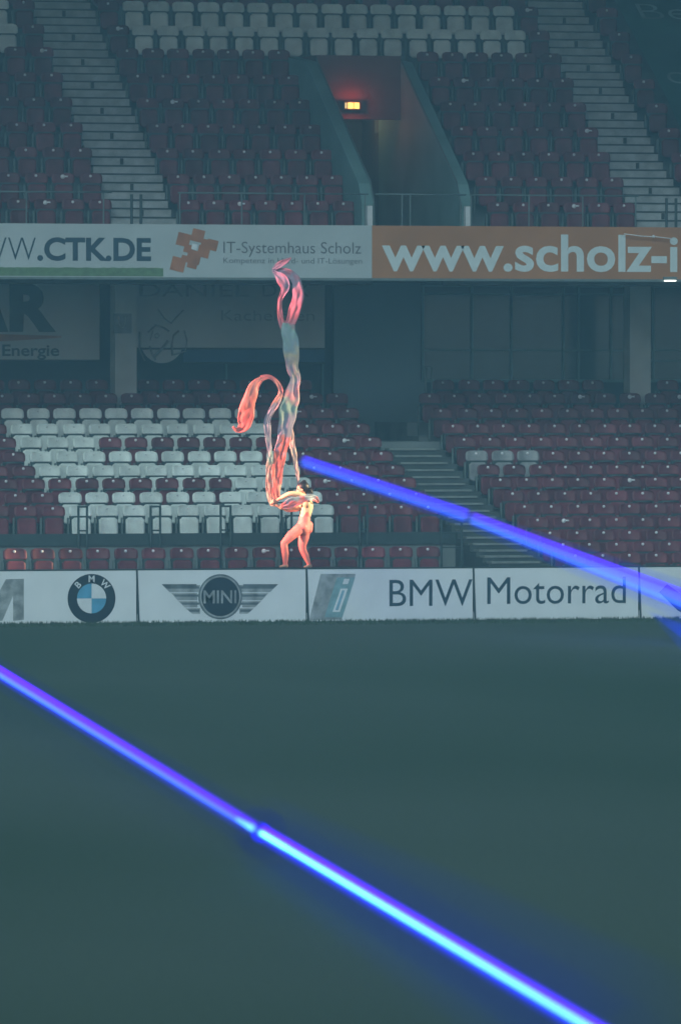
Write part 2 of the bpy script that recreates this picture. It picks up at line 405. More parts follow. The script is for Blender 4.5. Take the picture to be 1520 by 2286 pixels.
for k in range(3, 14):
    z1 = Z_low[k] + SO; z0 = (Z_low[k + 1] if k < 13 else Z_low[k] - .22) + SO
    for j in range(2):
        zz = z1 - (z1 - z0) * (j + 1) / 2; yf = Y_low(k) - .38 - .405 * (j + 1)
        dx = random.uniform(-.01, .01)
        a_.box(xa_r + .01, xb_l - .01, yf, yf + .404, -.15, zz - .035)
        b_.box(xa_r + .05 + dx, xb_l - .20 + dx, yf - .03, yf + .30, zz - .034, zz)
W(a_.build('riser_blocks', M_riser_shade), e); W(b_.build('nosing', M_tread_lit), e)

# ---------------------------------------------------------------- seats
def seat_meshes(upper):
    def shell(w, z0, z1, y, curve, top_r, bot_r, th, lean, nxs=8, nzs=8):
        m = MB(); idx = {}
        for side in (0, 1):
            for a in range(nzs + 1):
                tt = a / nzs; z = z0 + (z1 - z0) * tt
                # rounded outline: half width shrinks in the corners
                hw = w / 2
                dz_t = (z1 - z); dz_b = (z - z0)
                if dz_t < top_r: hw -= top_r - math.sqrt(max(0, top_r**2 - (top_r - dz_t)**2))
                if dz_b < bot_r: hw -= bot_r - math.sqrt(max(0, bot_r**2 - (bot_r - dz_b)**2))
                for c in range(nxs + 1):
                    s_ = -1 + 2 * c / nxs
                    yy = y + lean * (z - z0) - curve * (s_ * s_) + side * th
                    idx[side, a, c] = len(m.v); m.v.append((hw * s_, yy, z))
        for a in range(nzs):
            for c in range(nxs):
                m.f.append((idx[0,a,c], idx[0,a,c+1], idx[0,a+1,c+1], idx[0,a+1,c])); m.mi.append(0)
                m.f.append((idx[1,a,c], idx[1,a+1,c], idx[1,a+1,c+1], idx[1,a,c+1])); m.mi.append(0)
        for a in range(nzs):
            for c in (0, nxs):
                m.f.append((idx[0,a,c], idx[0,a+1,c], idx[1,a+1,c], idx[1,a,c])); m.mi.append(0)
        for c in range(nxs):
            for a in (0, nzs):
                m.f.append((idx[0,a,c], idx[1,a,c], idx[1,a,c+1], idx[0,a,c+1])); m.mi.append(0)
        return m
    back = shell(.43, .625, .82, 0.0, .045, .085, .035, .028, .22)
    # rolled lip along the top of the back
    pan = shell(.345, .25, .60, -.10, .02, .05, .07, .035, .05)
    fr = MB()
    fr.box(-.235, -.205, .01, .05, 0, .60); fr.box(-.235, .24, .05, .085, .40, .45)
    bar = MB(); bar.box(-.20, .20, -.03, .02, .575, .632); bar.box(-.19, -.165, -.05, .03, .30, .60); bar.box(.165, .19, -.05, .03, .30, .60)  # dark bar added to draw the shadow line between back and pan
    tag = MB(); tag.tube([(0, .034, .765), (0, .016, .765)], .026, 10)
    return back, pan, fr, tag, bar
bk, pn, fr, tg, br = seat_meshes(0)
ME = {}
for key, m in (('red', M_red), ('white', M_white), ('greyish white', M_greyw)):
    ME[key, 'backrest'] = bk.mesh(key + '_backrest', m, True); ME[key, 'seat_pan'] = pn.mesh(key + '_seat_pan', m, True)
ME['bar'] = br.mesh('gap_shade_bar', M_dsteel); ME['frame'] = fr.mesh('seat_frame', M_steel); ME['number_tag'] = tg.mesh('number_tag', M_tag, True)
tg2 = MB(); tg2.tube([(0, .022, .75), (0, .008, .75)], .042, 10); tg2.box(.03, .10, .012, .016, .74, .77)
ME['torn_tag'] = tg2.mesh('torn_tag', M_tag, True)

seats = []      # (block, row, seat index, colour, X, Y, Z, label, group)
def inview(X, Y, Z):
    v = Vector((X, Y, Z + .5)) - CAM
    d = v.dot(FW); x = 760 + F * v.dot(RT) / d; y = 1143 - F * v.dot(UP) / d
    return -32 < x < 1552 and -32 < y < 1300, x
def add_seat(block, row, idx, colr, X, Y, Z, label, group):
    ok, x = inview(X, Y, Z)
    if ok: seats.append((block, row, idx, colr, X, Y, Z, label, group))
cname = {'red': 'dark red', 'white': 'white', 'greyish white': 'greyish white'}
for k in range(10):
    for j in range(13, -14, -1):
        cc = 'red'
        if 2 <= k <= 9 and 0 <= j <= 9: cc = 'white'
        if k == 4 and j >= 3: cc = 'red'
        if k == 7 and j <= 6: cc = 'red'
        X = XA(j)
        if k == 0 and (abs(X - COLX[0]) < .46 or j > 12): continue
        add_seat('A', k, 13 - j, cc, X, Y_low(k), Z_low[k],
                 f'{cname[cc]} tip-up seat, {ORD[13 - j]} from the stairs, {ORD[9 - k]} row up in white-patterned lower block',
                 f'{cname[cc]} seats of the white-patterned lower block')
for j in range(0, 24):                       # single front row
    X = P(955, 1230, 2.2).x - j * PITCH * 1.0
    add_seat('F', 0, j, 'red', X, 2.2, zfr, f'dark red tip-up seat, {ORD[j]} from the stairs in the single row below the guard rails', 'red seats of the single front row')
for k in range(14):
    for j in range(0, 20):
        if k == 0 and (abs(XB(j) - COLX[1]) < .46 or j == 0): continue
        cc = 'greyish white' if (k == 5 and j < 3) else 'red'
        add_seat('B', k, j, cc, XB(j), Y_low(k), Z_low[k],
                 f'{cname[cc]} tip-up seat, {ORD[j]} from the stairs, {ORD[13 - k]} row up in mostly red lower block',
                 f'{cname[cc]} seats of the lower block beyond the stairs')
for u in range(-1, 9):
    for j in range(-1, 17):
        if u >= 2 and 6 <= j <= 10: continue
        cc = 'white' if (u in (0, 1) and 0 <= j <= 15) else 'red'
        r = ORD[8 - u]
        if u < 2: lb = f'{cname[cc]} tip-up seat, {ORD[j + 1]} along from the grey aisle, {r} upper-tier row, above exit passage'
        elif j < 6: lb = f'{cname[cc]} tip-up seat, {ORD[j + 1]} from the aisle, {r} upper-tier row, before the exit passage'
        else: lb = f'{cname[cc]} tip-up seat, {ORD[j - 11]} past the exit passage parapet, {r} upper-tier row'
        add_seat('U', u, j, cc, XU(j), Y_up(u), Z_up[u], lb, f'{cname[cc]} seats of the upper tier around the exit passage')
    for j in range(0, 6):
        cc = 'white' if (u in (0, 1) and j >= 1) else 'red'
        add_seat('V', u, j, cc, XV(j), Y_up(u), Z_up[u], f'{cname[cc]} tip-up seat, {ORD[j]} outward from the aisle, {ORD[8 - u]} upper-tier row, above web address banner',
                 f'{cname[cc]} seats of the upper tier before the first aisle')
    add_seat('W', u, 0, 'red', XW0, Y_up(u), Z_up[u], f'dark red tip-up seat beside the green tarpaulin, {ORD[8 - u]} row of the upper tier', 'red seats beside the green tarpaulin')
# the 300 that show largest: the whites, the front row, the upper tier (each row shows whole), then the nearest rows
def rank(s):
    if 'white' in s[3] or s[0] == 'F': return 0
    if s[0] in 'UVW': return 1 if s[1] >= 0 else 5
    return 2 + (13 - s[1]) * .1
seats.sort(key=lambda s: (rank(s), -s[1]))
print('seats', len(seats))
TURN = {}
def place(o_name, data, parent, loc=(0, 0, 0)):
    o = bpy.data.objects.new(o_name, data); col.objects.link(o); o.parent = parent; o.location = loc; return o
for s in seats[:300]:
    blk, row, idx, cc, X, Y, Z, lab, grp = s
    e = empty('tip_up_seat', (X + random.uniform(-.008, .008), Y, Z), lab, 'seat', grp)
    e.rotation_euler = (0, 0, random.uniform(-.025, .025))
    bo = place('backrest', ME[cc, 'backrest'], e)
    po = place('seat_pan', ME[cc, 'seat_pan'], e)
    po.rotation_euler = (random.uniform(-.06, .03), 0, random.uniform(-.02, .02))
    place('seat_frame', ME['frame'], e); place('gap_shade_bar', ME['bar'], e)
    tt = place('number_tag', ME['torn_tag'] if random.random() < (.07 if cc == 'red' else 0) else ME['number_tag'], e)
    if cc == 'white': tt.scale = (.55, 1, .55); tt.location = (0, .002, .34)
# the rest as one mass
rest = MB(); 
for s in seats[300:]:
    blk, row, idx, cc, X, Y, Z, lab, grp = s
    dx = random.uniform(-.008, .008); an = random.uniform(-.025, .025); ca, sa = math.cos(an), math.sin(an)
    t2 = tg2 if random.random() < .07 else tg
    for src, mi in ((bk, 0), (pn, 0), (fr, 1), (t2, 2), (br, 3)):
        i = len(rest.v)
        rest.v += [(X + dx + x * ca - y * sa, Y + x * sa + y * ca, Z + z) for x, y, z in src.v]
        for f in src.f: rest.f.append(tuple(i + q for q in f)); rest.mi.append(mi)
me = bpy.data.meshes.new('stadium_seating'); me.from_pydata(rest.v, [], rest.f)
for m in (M_red, M_steel, M_tag, M_dsteel): me.materials.append(m)
me.polygons.foreach_set('material_index', rest.mi); me.polygons.foreach_set('use_smooth', [True] * len(me.polygons)); me.update()
o = bpy.data.objects.new('stadium_seating', me); col.objects.link(o)
setp(o, 'remaining dark red tip-up seats filling the rear rows of the lower tier', 'seating', kind='stuff')

# ---------------------------------------------------------------- advertising boards
BT = 1268; BB = 1388
def zb(px, top): return None
z_top = P(760, BT, 0).z
boards = [(-74, 306), (306, 684), (684, 1056), (1056, 1425), (1425, 1800)]
def board(i, label):
    x0, x1 = boards[i]; a0 = P(x0, 1330, 0).x; a1 = P(x1, 1330, 0).x
    e = empty('advertising_board', ((a0 + a1) / 2, 0, 0), label, 'advertising board', 'advertising boards along the pitch edge')
    t = MB(); t.box(a0 + .012, a1 - .012, 0, .05, 0.012, z_top - .02); W(t.build('panel', M_board), e)
    t = MB(); t.box(a0 + .006, a1 - .006, -.004, .06, z_top - .02, z_top + .008); W(t.build('top_rail', M_dsteel), e)
    t = MB(); t.box(a1 - .017, a1 + .017, -.008, .07, 0, z_top + .004)
    # a slightly leaning joint post and a ground foot
    t.v = [(x + .035 * (1 - z / z_top), y, z) for x, y, z in t.v]
    W(t.build('joint_post', M_dsteel), e)
    t = MB(); t.box(a0 + .3, a0 + .36, .05, .55, 0, .04); t.box(a0 + .3, a0 + .36, .05, .09, .04, z_top - .05); W(t.build('rear_brace', M_steel), e)
    t = MB(); t.box(a1 - .36, a1 - .3, .05, .55, 0, .04); t.box(a1 - .36, a1 - .3, .05, .09, .04, z_top - .05); W(t.build('rear_brace', M_steel), e)
    return e
Y1, Y2, Y3 = -.004, -.008, -.012
e = board(0, 'white perimeter board with silver letter M and round blue-and-white roundel emblem')
m = MB(); m.prism(pp([(-50, 1384), (-50, 1292), (-28, 1292), (-6, 1330), (14, 1293), (54, 1292), (54, 1384), (30, 1386), (30, 1330), (6, 1386)], 0), Y1, -.0005)
W(m.build('letter_emblem', M_silver), e)
c = P(205, 1336, 0); R_ = 54 / 127.0
m = MB(); m.prism(disc(c.x, c.z, R_, 48), Y1, -.0005, 0)
for q in range(4):
    a0 = q * PI / 2
    m.prism([(c.x, c.z)] + [(c.x + R_ * .61 * math.cos(a0 + k * PI / 24), c.z + R_ * .61 * math.sin(a0 + k * PI / 24)) for k in range(13)], Y2, Y1 - .0005, 1 if q in (1, 3) else 2)
def ring_text(m, ch, ang, rr, size, mi):
    vs, fs = text_polys(ch, .02)
    a0 = min(v.x for v in vs); a1 = max(v.x for v in vs); b0 = min(v.y for v in vs); b1 = max(v.y for v in vs)
    i = len(m.v); t_ = math.radians(ang)
    for v in vs:
        u = (v.x - (a0 + a1) / 2) * size / (b1 - b0); h = (v.y - (b0 + b1) / 2) * size / (b1 - b0)
        rad = Vector((math.cos(t_), math.sin(t_))); tan = Vector((math.sin(t_), -math.cos(t_)))
        p = rad * (rr + h) + tan * u
        m.v.append((c.x + p.x, Y2, c.z + p.y))
    for f in fs: m.f.append(tuple(i + k for k in f)); m.mi.append(mi)
for ch, an in (('B', 135), ('M', 90), ('W', 45)): ring_text(m, ch, an, R_ * .80, R_ * .27, 2)
W(m.build('roundel', [M_navy, M_blue, M_lwhite]), e)

e = board(1, 'white perimeter board with winged silver emblem around a dark disc reading MINI')
m = MB(); c = P(492, 1332, 0); R_ = 50 / 127.0
m.prism(disc(c.x, c.z, R_, 48), Y2, -.0005, 1); m.prism(disc(c.x, c.z, R_ * .93, 48), -.010, Y2 - .0005, 2); m.prism(disc(c.x, c.z, R_ * .86, 48), Y3, -.0105, 0)
text_on(m, 'MINI', 455, 528, 1318, 1347, -.016, off=.012, mi=2)
for sgn in (-1, 1):
    wpx = lambda x: 491 + sgn * (x)
    bands = [(1306, 1322, 128, 112), (1324, 1340, 108, 94), (1342, 1356, 92, 78), (1358, 1370, 76, 62)]
    for yt, yb, xt, xb in bands:
        ol = [(wpx(44 if yt < 1320 or yt > 1350 else 50), yt), (wpx(xt), yt), (wpx(xb), yb), (wpx(44 if yt < 1320 or yt > 1350 else 50), yb)]
        m.prism(pp(ol, 0), Y1, -.0005, 3)
        ol = [(wpx(46), yt + 3), (wpx(xt - 5), yt + 3), (wpx(xt - 9), yt + 8), (wpx(46), yt + 8)]
        m.prism(pp(ol, 0), Y1 - .002, Y1 - .0005, 4)
    m.prism(pp([(wpx(x), y) for x, y in ((52, 1304), (130, 1304), (124, 1309), (52, 1309))], 0), Y1 - .004, Y1 - .0025, 4)
W(m.build('winged_emblem', [M_navy, M_silver_d, M_silver, M_silver, M_silver_d]), e)

e = board(2, 'white perimeter board with slanted silver-blue letter i badge and dark lettering BMW')
m = MB(); m.prism(pp([(716, 1281), (794, 1281), (762, 1383), (690, 1384)], 0), Y1, -.0005, 0)
m.prism(pp([(752, 1289), (792, 1289), (764, 1378), (724, 1378)], 0), Y2, Y1 - .0005, 3)
m.prism(pp([(768, 1292), (780, 1292), (776, 1304), (764, 1304)], 0), Y3, Y2 - .0005, 1)
m.prism(pp([(760, 1314), (776, 1314), (758, 1366), (742, 1366)], 0), Y3, Y2 - .0005, 1)
m.prism(pp([(763, 1318), (769, 1318), (754, 1362), (748, 1362)], 0), Y3 - .004, Y3 - .0005, 2)
W(m.build('slanted_badge', [M_silver, M_lwhite, mat('pale_blue_print', (.25, .45, .58), .4, .1), mat('teal_silver_print', (.25, .42, .45), .35, .15)]), e)
m = MB(); text_on(m, 'BMW', 869, 1054, 1294, 1353, -.004, off=-.002); W(m.build('lettering', M_ink), e)
e = board(3, 'white perimeter board with dark blue lettering Motorrad')
m = MB(); text_on(m, 'Motorrad', 1087, 1396, 1288, 1348, -.004, off=-.002); W(m.build('lettering', M_ink), e)
e = board(4, 'white perimeter board beyond the lettered ones with a dark slanted mark on it')
m = MB(); m.prism(pp([(1470, 1322), (1488, 1304), (1530, 1334), (1570, 1372), (1530, 1372), (1512, 1363)], 0), Y1, -.0005); W(m.build('slanted_mark', M_navy), e)

# ---------------------------------------------------------------- banners on the balcony edge
def banner(x0, x1, m_, label, extra=None):
    a0 = P(x0, 560, YF).x; a1 = P(x1, 560, YF).x
    e = empty('balcony_banner', ((a0 + a1) / 2, YF, zb_), label, 'banner', 'banners along the balcony edge')
    t = MB(); nn = max(8, int((a1 - a0) / .35))
    for k in range(nn):                 # cloth with faint waves between its ties
        xa, xb = a0 + (a1 - a0) * k / nn, a0 + (a1 - a0) * (k + 1) / nn
        t.box(xa, xb, YF, YF + .015, zb_, zt)
    W(t.build('cloth', m_), e)
    t = MB(); t.box(a0, a1, YF - .006, YF + .001, zb_ - .035, zb_ + .012); W(t.build('hem_rail', M_steel), e)
    return e
e = banner(-260, 366, M_cream, 'white balcony banner with dark web address www.ctk.de over a green grass strip')
m = MB(); text_on(m, 'WWW', -112, 81, 530, 581, YF - .004, off=-.016); W(m.build('lettering', M_ink), e); m = MB(); text_on(m, '.CTK.DE', 84, 338, 530, 583, YF - .004, off=.034)
W(m.build('lettering', M_ink), e)
m = MB()
a0 = P(-260, 600, YF).x; a1 = P(365, 600, YF).x; z0 = P(100, 616, YF).z; z1 = P(100, 597, YF).z
n_ = 90; x = [a0 + (a1 - a0) * k / n_ for k in range(n_ + 1)]
m.prism([(a0, z0), (a1, z0)] + [(xx, z1 + random.uniform(-.006, .008)) for xx in reversed(x)], YF - .004, YF - .0005)
W(m.build('grass_print', M_bgreen), e)
e = banner(366, 830, M_cream, 'white balcony banner with rust squares logo and small grey text beside the orange one')
m = MB()
def rsq(cx, cy, s_, a_, mi=0, dd=0):
    pts = []
    for k in range(4):
        t_ = math.radians(a_ + 45 + 90 * k); pts.append((cx + s_ * .707 * math.cos(t_), cy + s_ * .707 * math.sin(t_)))
    m.prism(pp(pts, YF), YF - .004 - dd - (.012 if mi else 0), YF - .0005 - (.012 if mi else 0), mi)
for ii, (cx, cy, s_) in enumerate(((410, 535, 29), (442, 526, 28), (474, 547, 24), (455, 562, 26), (420, 555, 18), (433, 574, 30), (430, 588, 22), (398, 590, 31), (458, 542, 16), (412, 577, 14))): rsq(cx, cy, s_, 14, 0, ii * .0007)
rsq(434, 551, 12, 14, 1)
W(m.build('squares_logo', [M_brown, M_lwhite]), e)
m = MB(); text_on(m, 'IT-Systemhaus Scholz', 499, 806, 540, 574, YF - .004, off=-.004)
W(m.build('lettering', M_greyink), e); m = MB(); text_on(m, 'Kompetenz in Hard- und IT-Lösungen', 499, 808, 576, 592, YF - .004, off=-.002)
W(m.build('lettering', M_greyink), e)
e = banner(830, 1790, M_orange, 'orange balcony banner with large pale web address www.scholz-i')
m = MB(); text_on(m, 'www.scholz-i', 852, 1512, 523, 607, YF - .004, off=.022); W(m.build('lettering', M_lettp), e); m = MB(); text_on(m, 't.de', 1520, 1722, 527, 610, YF - .004, off=.022)
W(m.build('lettering', M_lettp), e)
# small lamp under the balcony edge
c = P(1490, 623, 7.1)
e = empty('balcony_lamp', c, 'small bright white lamp under the lower edge of the orange banner', 'lamp')
m = MB(); m.box(c.x - .13, c.x + .13, 6.95, 7.25, c.z - .02, c.z + .04); W(m.build('housing', M_steel), e)
m = MB(); m.box(c.x - .11, c.x + .11, 6.935, 7.2, c.z - .045, c.z - .021); W(m.build('diffuser', emat('lamp_glow', (1, .97, .88), 1.6)), e)
m = MB(); m.tube([P(1392, 522, 6.9), P(1430, 527, 6.9), P(1468, 529, 6.9), P(1500, 533, 6.9)], .010, 6)
m.sphere(P(1458, 528, 6.9), .03)
setp(m.build('hanging_cable', M_tag, None, True), 'thin pale cable with a small clip across the orange banner lettering', 'cable')

# ---------------------------------------------------------------- banners and rooms under the upper tier
YB = 13.3
def rear_banner(x0, x1, y0, y1, m_, label):
    a0 = P(x0, 700, YB).x; a1 = P(x1, 700, YB).x; z1 = min(6.14, P(300, y0, YB).z); z0 = P(300, y1, YB).z
    e = empty('rear_banner', ((a0 + a1) / 2, YB, z0), label, 'banner')
    t = MB(); t.box(a0, a1, YB, YB + .03, z0, z1); W(t.build('cloth', m_), e)
    t = MB(); t.tube([(a0, YB - .01, z0 - .02), (a1, YB - .01, z0 - .02)], .02, 6); W(t.build('lower_rail', M_dsteel), e)
    return e
e = rear_banner(-200, 223, 600, 803, M_shade, 'large grey banner with dark letters and the word Energie under the upper tier')
m = MB(); text_on(m, 'A', -75, 20, 632, 741, YB - .005, off=.05); W(m.build('lettering', M_gbi), e); m = MB(); text_on(m, 'R', 22, 126, 632, 741, YB - .005, off=.05)
W(m.build('lettering', M_gbi), e)
m = MB(); text_on(m, 'Energie', 6, 133, 769, 803, YB - .005, off=.02); W(m.build('lettering', M_gbi), e)
m = MB(); m.prism(pp([(-120, 746), (0, 746), (138, 750), (138, 754), (0, 762), (-120, 764)], YB), YB - .005, YB - .0005); W(m.build('stripe_print', M_brown), e)
e = rear_banner(303, 725, 600, 776, M_shade, 'wide grey banner with faint lettering and a line-drawn crest beside the concrete column')
m = MB(); text_on(m, 'DANIEL', 312, 556, 634, 662, YB - .005); W(m.build('lettering', M_shade2), e)
m = MB(); text_on(m, 'DAX', 586, 690, 634, 662, YB - .005, off=.0); W(m.build('lettering', M_shade2), e)
m = MB(); text_on(m, 'Kachelöfen', 494, 702, 692, 716, YB - .005, off=-.004)
W(m.build('lettering', M_shade2), e)
m = MB()
def stroke(pts, w_):
    m.tube([P(x, y, YB - .03) for x, y in pts], w_, 5)
m.prism([(x, z) for x, z in disc(P(362, 762, YB).x, P(362, 762, YB).z, .42, 36)], YB - .018, YB - .004, 1)
stroke([(352, 690), (368, 712), (382, 722), (396, 706), (410, 692)], .016)
stroke([(330, 742), (348, 726), (366, 732), (378, 740)], .02); stroke([(336, 760), (342, 738)], .014)
stroke([(345, 796), (356, 784), (367, 772), (376, 760)], .03); stroke([(386, 794), (384, 770), (388, 748), (400, 738)], .022)
stroke([(388, 792), (402, 788), (414, 784), (418, 760), (412, 738)], .016); stroke([(312, 740), (312, 780), (324, 806)], .018)
stroke([(345, 748), (352, 744), (356, 750), (352, 755), (346, 752)], .014); stroke([(334, 772), (340, 790), (348, 804)], .02)
W(m.build('crest_drawing', [M_shade2, M_shade]), e)
e = rear_banner(410, 725, 780, 808, M_bluestrip, 'narrow blue banner strip hanging below the wide grey crest banner')
# sign on the column
c = P(275, 722, 12.45)
e = empty('column_sign', c, 'small square sign with pale U mark on the concrete column', 'sign')
m = MB(); m.box(c.x - .17, c.x + .17, 12.45, 12.498, c.z - .19, c.z + .19); W(m.build('plate', M_shade2), e)
m = MB(); m.tube([P(266, 706, 12.44), P(266, 722, 12.44), P(270, 731, 12.44), P(277, 731, 12.44), P(280, 722, 12.44), P(280, 706, 12.44)], .014, 6); W(m.build('letter_mark', M_shade), e)
# glazed rooms at the back
YG = 14.55
def glazed(x0, x1, y1, vs, hs, label, g=None):
    a0 = P(x0, 700, YG).x; a1 = P(x1, 700, YG).x; z0 = P((x0 + x1) / 2, y1, YG).z; z1 = 6.14
    e = empty('glazed_partition', ((a0 + a1) / 2, YG, z0), label, 'window wall')
    t = MB(); t.box(a0, a1, YG, YG + .04, z0, z1); W(t.build('glazing', mat('dark_glass', (.03, .075, .09), .12, .2, .6, spec=.7)), e)
    t = MB()
    for v in vs:
        x = P(v, 700, YG).x; t.box(x - .022, x + .022, YG - .05, YG - .001, z0 + .03, z1 - .03)
    for h in hs:
        z = P((x0 + x1) / 2, h, YG).z; t.box(a0, a1, YG - .04, YG - .0015, z - .018, z + .018)
    t.box(a0, a1, YG - .06, YG - .001, z0 - .03, z0 + .03); t.box(a0, a1, YG - .06, YG - .001, z1 - .06, z1 - .02)
    W(t.build('window_frame', mat('pale_frame', (.12, .24, .26), .5, .1)), e)
glazed(940, 1390, 850, [943, 1052, 1140, 1256, 1290, 1362], [782, 657], 'dim glazed room front with pale mullions at the head of the lower terrace')
glazed(1448, 1600, 850, [1456, 1530], [782, 806], 'dark glazed room front beyond the second concrete column')
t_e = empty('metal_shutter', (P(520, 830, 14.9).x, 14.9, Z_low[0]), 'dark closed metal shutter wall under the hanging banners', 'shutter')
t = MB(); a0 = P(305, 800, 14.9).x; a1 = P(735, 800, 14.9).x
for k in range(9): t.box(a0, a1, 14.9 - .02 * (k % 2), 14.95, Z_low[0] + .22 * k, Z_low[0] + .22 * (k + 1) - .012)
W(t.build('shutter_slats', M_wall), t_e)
t = MB()
for px in (505, 720):
    x = P(px, 800, 14.8).x; t.box(x - .02, x + .02, 14.78, 14.85, Z_low[0], 6.1)
W(t.build('guide_rail', mat('pale_frame', (.1, .2, .2))), t_e)
# tall steel posts by the tunnel mouth
for px, py0, py1, lab in ((950, 820, 905, 'thin grey pole standing at the corner of the tunnel mouth'),):
    pb = P(px, py1, 12.0); pt = P(px, py0, 12.0)
    m = MB(); m.tube([pb, pt], .022, 8); m.tube([pb + Vector((.12, 0, 0)), pt + Vector((.12, 0, 0))], .014, 8); m.tube([pt, pt + Vector((.12, 0, 0))], .014, 8)
    setp(m.build('corner_pole', M_steel, None, True), lab, 'pole')

# ---------------------------------------------------------------- rails
YR = 7.55
zr = P(760, 433, YR).z
def rail_run(x0, x1, posts, label):
    a0 = P(x0, 433, YR).x; a1 = P(x1, 433, YR).x
    e = empty('balcony_railing', ((a0 + a1) / 2, YR, zt), label, 'railing', 'railings along the upper tier front')
    m = MB(); m.tube([(a0, YR, zr), (a1, YR, zr)], .016, 8); W(m.build('handrail', M_steel, None, True), e)
    for px in posts:
        x = P(px, 470, YR).x
        m = MB(); m.tube([(x, YR, 6.36), (x, YR, zr)], .015, 8); m.box(x - .04, x + .04, YR - .04, YR + .04, 6.36, 6.38)
        W(m.build('post', M_steel), e)
rail_run(-80, 250, (-60, 60, 232), 'steel railing in front of the upper seats above the dark web address banner')
rail_run(398, 822, (402, 540, 680, 815), 'steel railing in front of the upper seats above the small grey text banner')
rail_run(838, 1040, (897, 915), 'steel railing closing the front of the exit passage')
rail_run(1048, 1424, (1051, 1180, 1300, 1418), 'steel railing in front of the upper seats above the orange banner')
for x0, x1, lab in ((293, 314, 'dark steel gate posts at the foot of the upper aisle over the web address banner'), (1485, 1506, 'dark steel gate posts at the foot of the upper aisle by the green tarpaulin')):
    a0 = P(x0, 470, YR).x; a1 = P(x1, 470, YR).x
    e = empty('aisle_gate', ((a0 + a1) / 2, YR, 6.36), lab, 'gate', 'gates at the foot of the upper aisles')
    for x in (a0, a1):
        m = MB(); m.tube([(x, YR - .05, 6.36), (x, YR - .05, P(300, 434, YR).z)], .028, 8); W(m.build('gate_post', M_dsteel), e)
    m = MB(); m.box(a0 + .028, a1 - .028, YR - .06, YR - .04, P(300, 447, YR).z - .02, P(300, 447, YR).z); m.box(a0 + .028, a1 - .028, YR - .06, YR - .04, 6.6, 6.62); W(m.build('gate_bar', M_dsteel), e)
# low guard rails in front of the white-patterned block
YQ = yw - .30
zq = P(400, 1128, YQ).z
pairs = [(176, 195), (337, 358), (493, 515), (629, 651), (803, 820)]
gl = ['beside the first white front seats', 'second from the first white front seats', 'beside the crossing of the white seats', 'behind the dancer', 'between the dancer and the stairs']
for (p0, p1), wd in zip(pairs, gl):
    x0 = P(p0, 1180, YQ).x; x1 = P(p1, 1180, YQ).x
    e = empty('guard_rail', ((x0 + x1) / 2, YQ, zfr), f'dark steel twin-post guard rail {wd}', 'guard rail', 'guard rails above the single front row')
    for x in (x0, x1):
        m = MB(); m.tube([(x, YQ, zfr), (x, YQ, zq)], .022, 8); W(m.build('post', M_dsteel, None, True), e)
    m = MB(); m.tube([(x0, YQ, zq - .02), (x1, YQ, zq - .02)], .018, 8); m.tube([(x0, YQ, zq - .45), (x1, YQ, zq - .45)], .014, 8); W(m.build('cross_bar', M_dsteel, None, True), e)
xg0 = P(985, 1180, 3.6).x; xg1 = P(1030, 1180, 3.6).x
e = empty('stair_gate', ((xg0 + xg1) / 2, 3.6, 0), 'dark green steel gate frame at the foot of the lower stairs', 'gate')
for x in (xg0, xg1):
    m = MB(); m.tube([(x, 3.6, .12), (x, 3.6, P(1000, 1158, 3.6).z)], .025, 8); W(m.build('gate_post', M_dsteel), e)
m = MB()
for q in (1160, 1190, 1222): m.tube([(xg0, 3.6, P(1000, q, 3.6).z), (xg1, 3.6, P(1000, q, 3.6).z)], .014, 6)
W(m.build('gate_bar', M_dsteel), e)

# ---------------------------------------------------------------- exit sign in the passage
c = P(786, 236, YV - .1)
e = empty('exit_sign', c, 'small glowing yellow-white sign box on the lintel of the dark red passage', 'sign')
m = MB(); m.box(c.x - .17, c.x + .17, YV - .15, YV - .03, c.z - .075, c.z + .075); W(m.build('housing', M_black), e)
eg = emat('sign_glow', (1.0, .42, .08), 2.0)
m = MB(); m.box(c.x - .155, c.x - .12, YV - .158, YV - .151, c.z - .055, c.z + .055); W(m.build('lit_panel', emat('dim_sign_glow', (1, .7, .3), .6)), e)
for dx in (-.045, .075):
    m = MB(); m.box(c.x + dx - .052, c.x + dx + .052, YV - .158, YV - .151, c.z - .058, c.z + .058); W(m.build('lit_panel', eg), e)
pl = bpy.data.lights.new('exit_sign_glow', 'POINT'); pl.energy = 5; pl.color = (1, .10, .04); pl.shadow_soft_size = .05
po = bpy.data.objects.new('exit_sign_glow', pl); col.objects.link(po); po.location = (c.x, YV - .26, c.z + .02); W(po, e); po.location = (c.x, YV - .26, c.z + .02)
# passage lamp out of sight round the corner
pl = bpy.data.lights.new('passage_lamp', 'POINT'); pl.energy = 4.0; pl.color = (1, .55, .22); pl.shadow_soft_size = .2
po = bpy.data.objects.new('passage_lamp', pl); col.objects.link(po); po.location = (vr0 - .6, YV + 1.6, zl + .1)

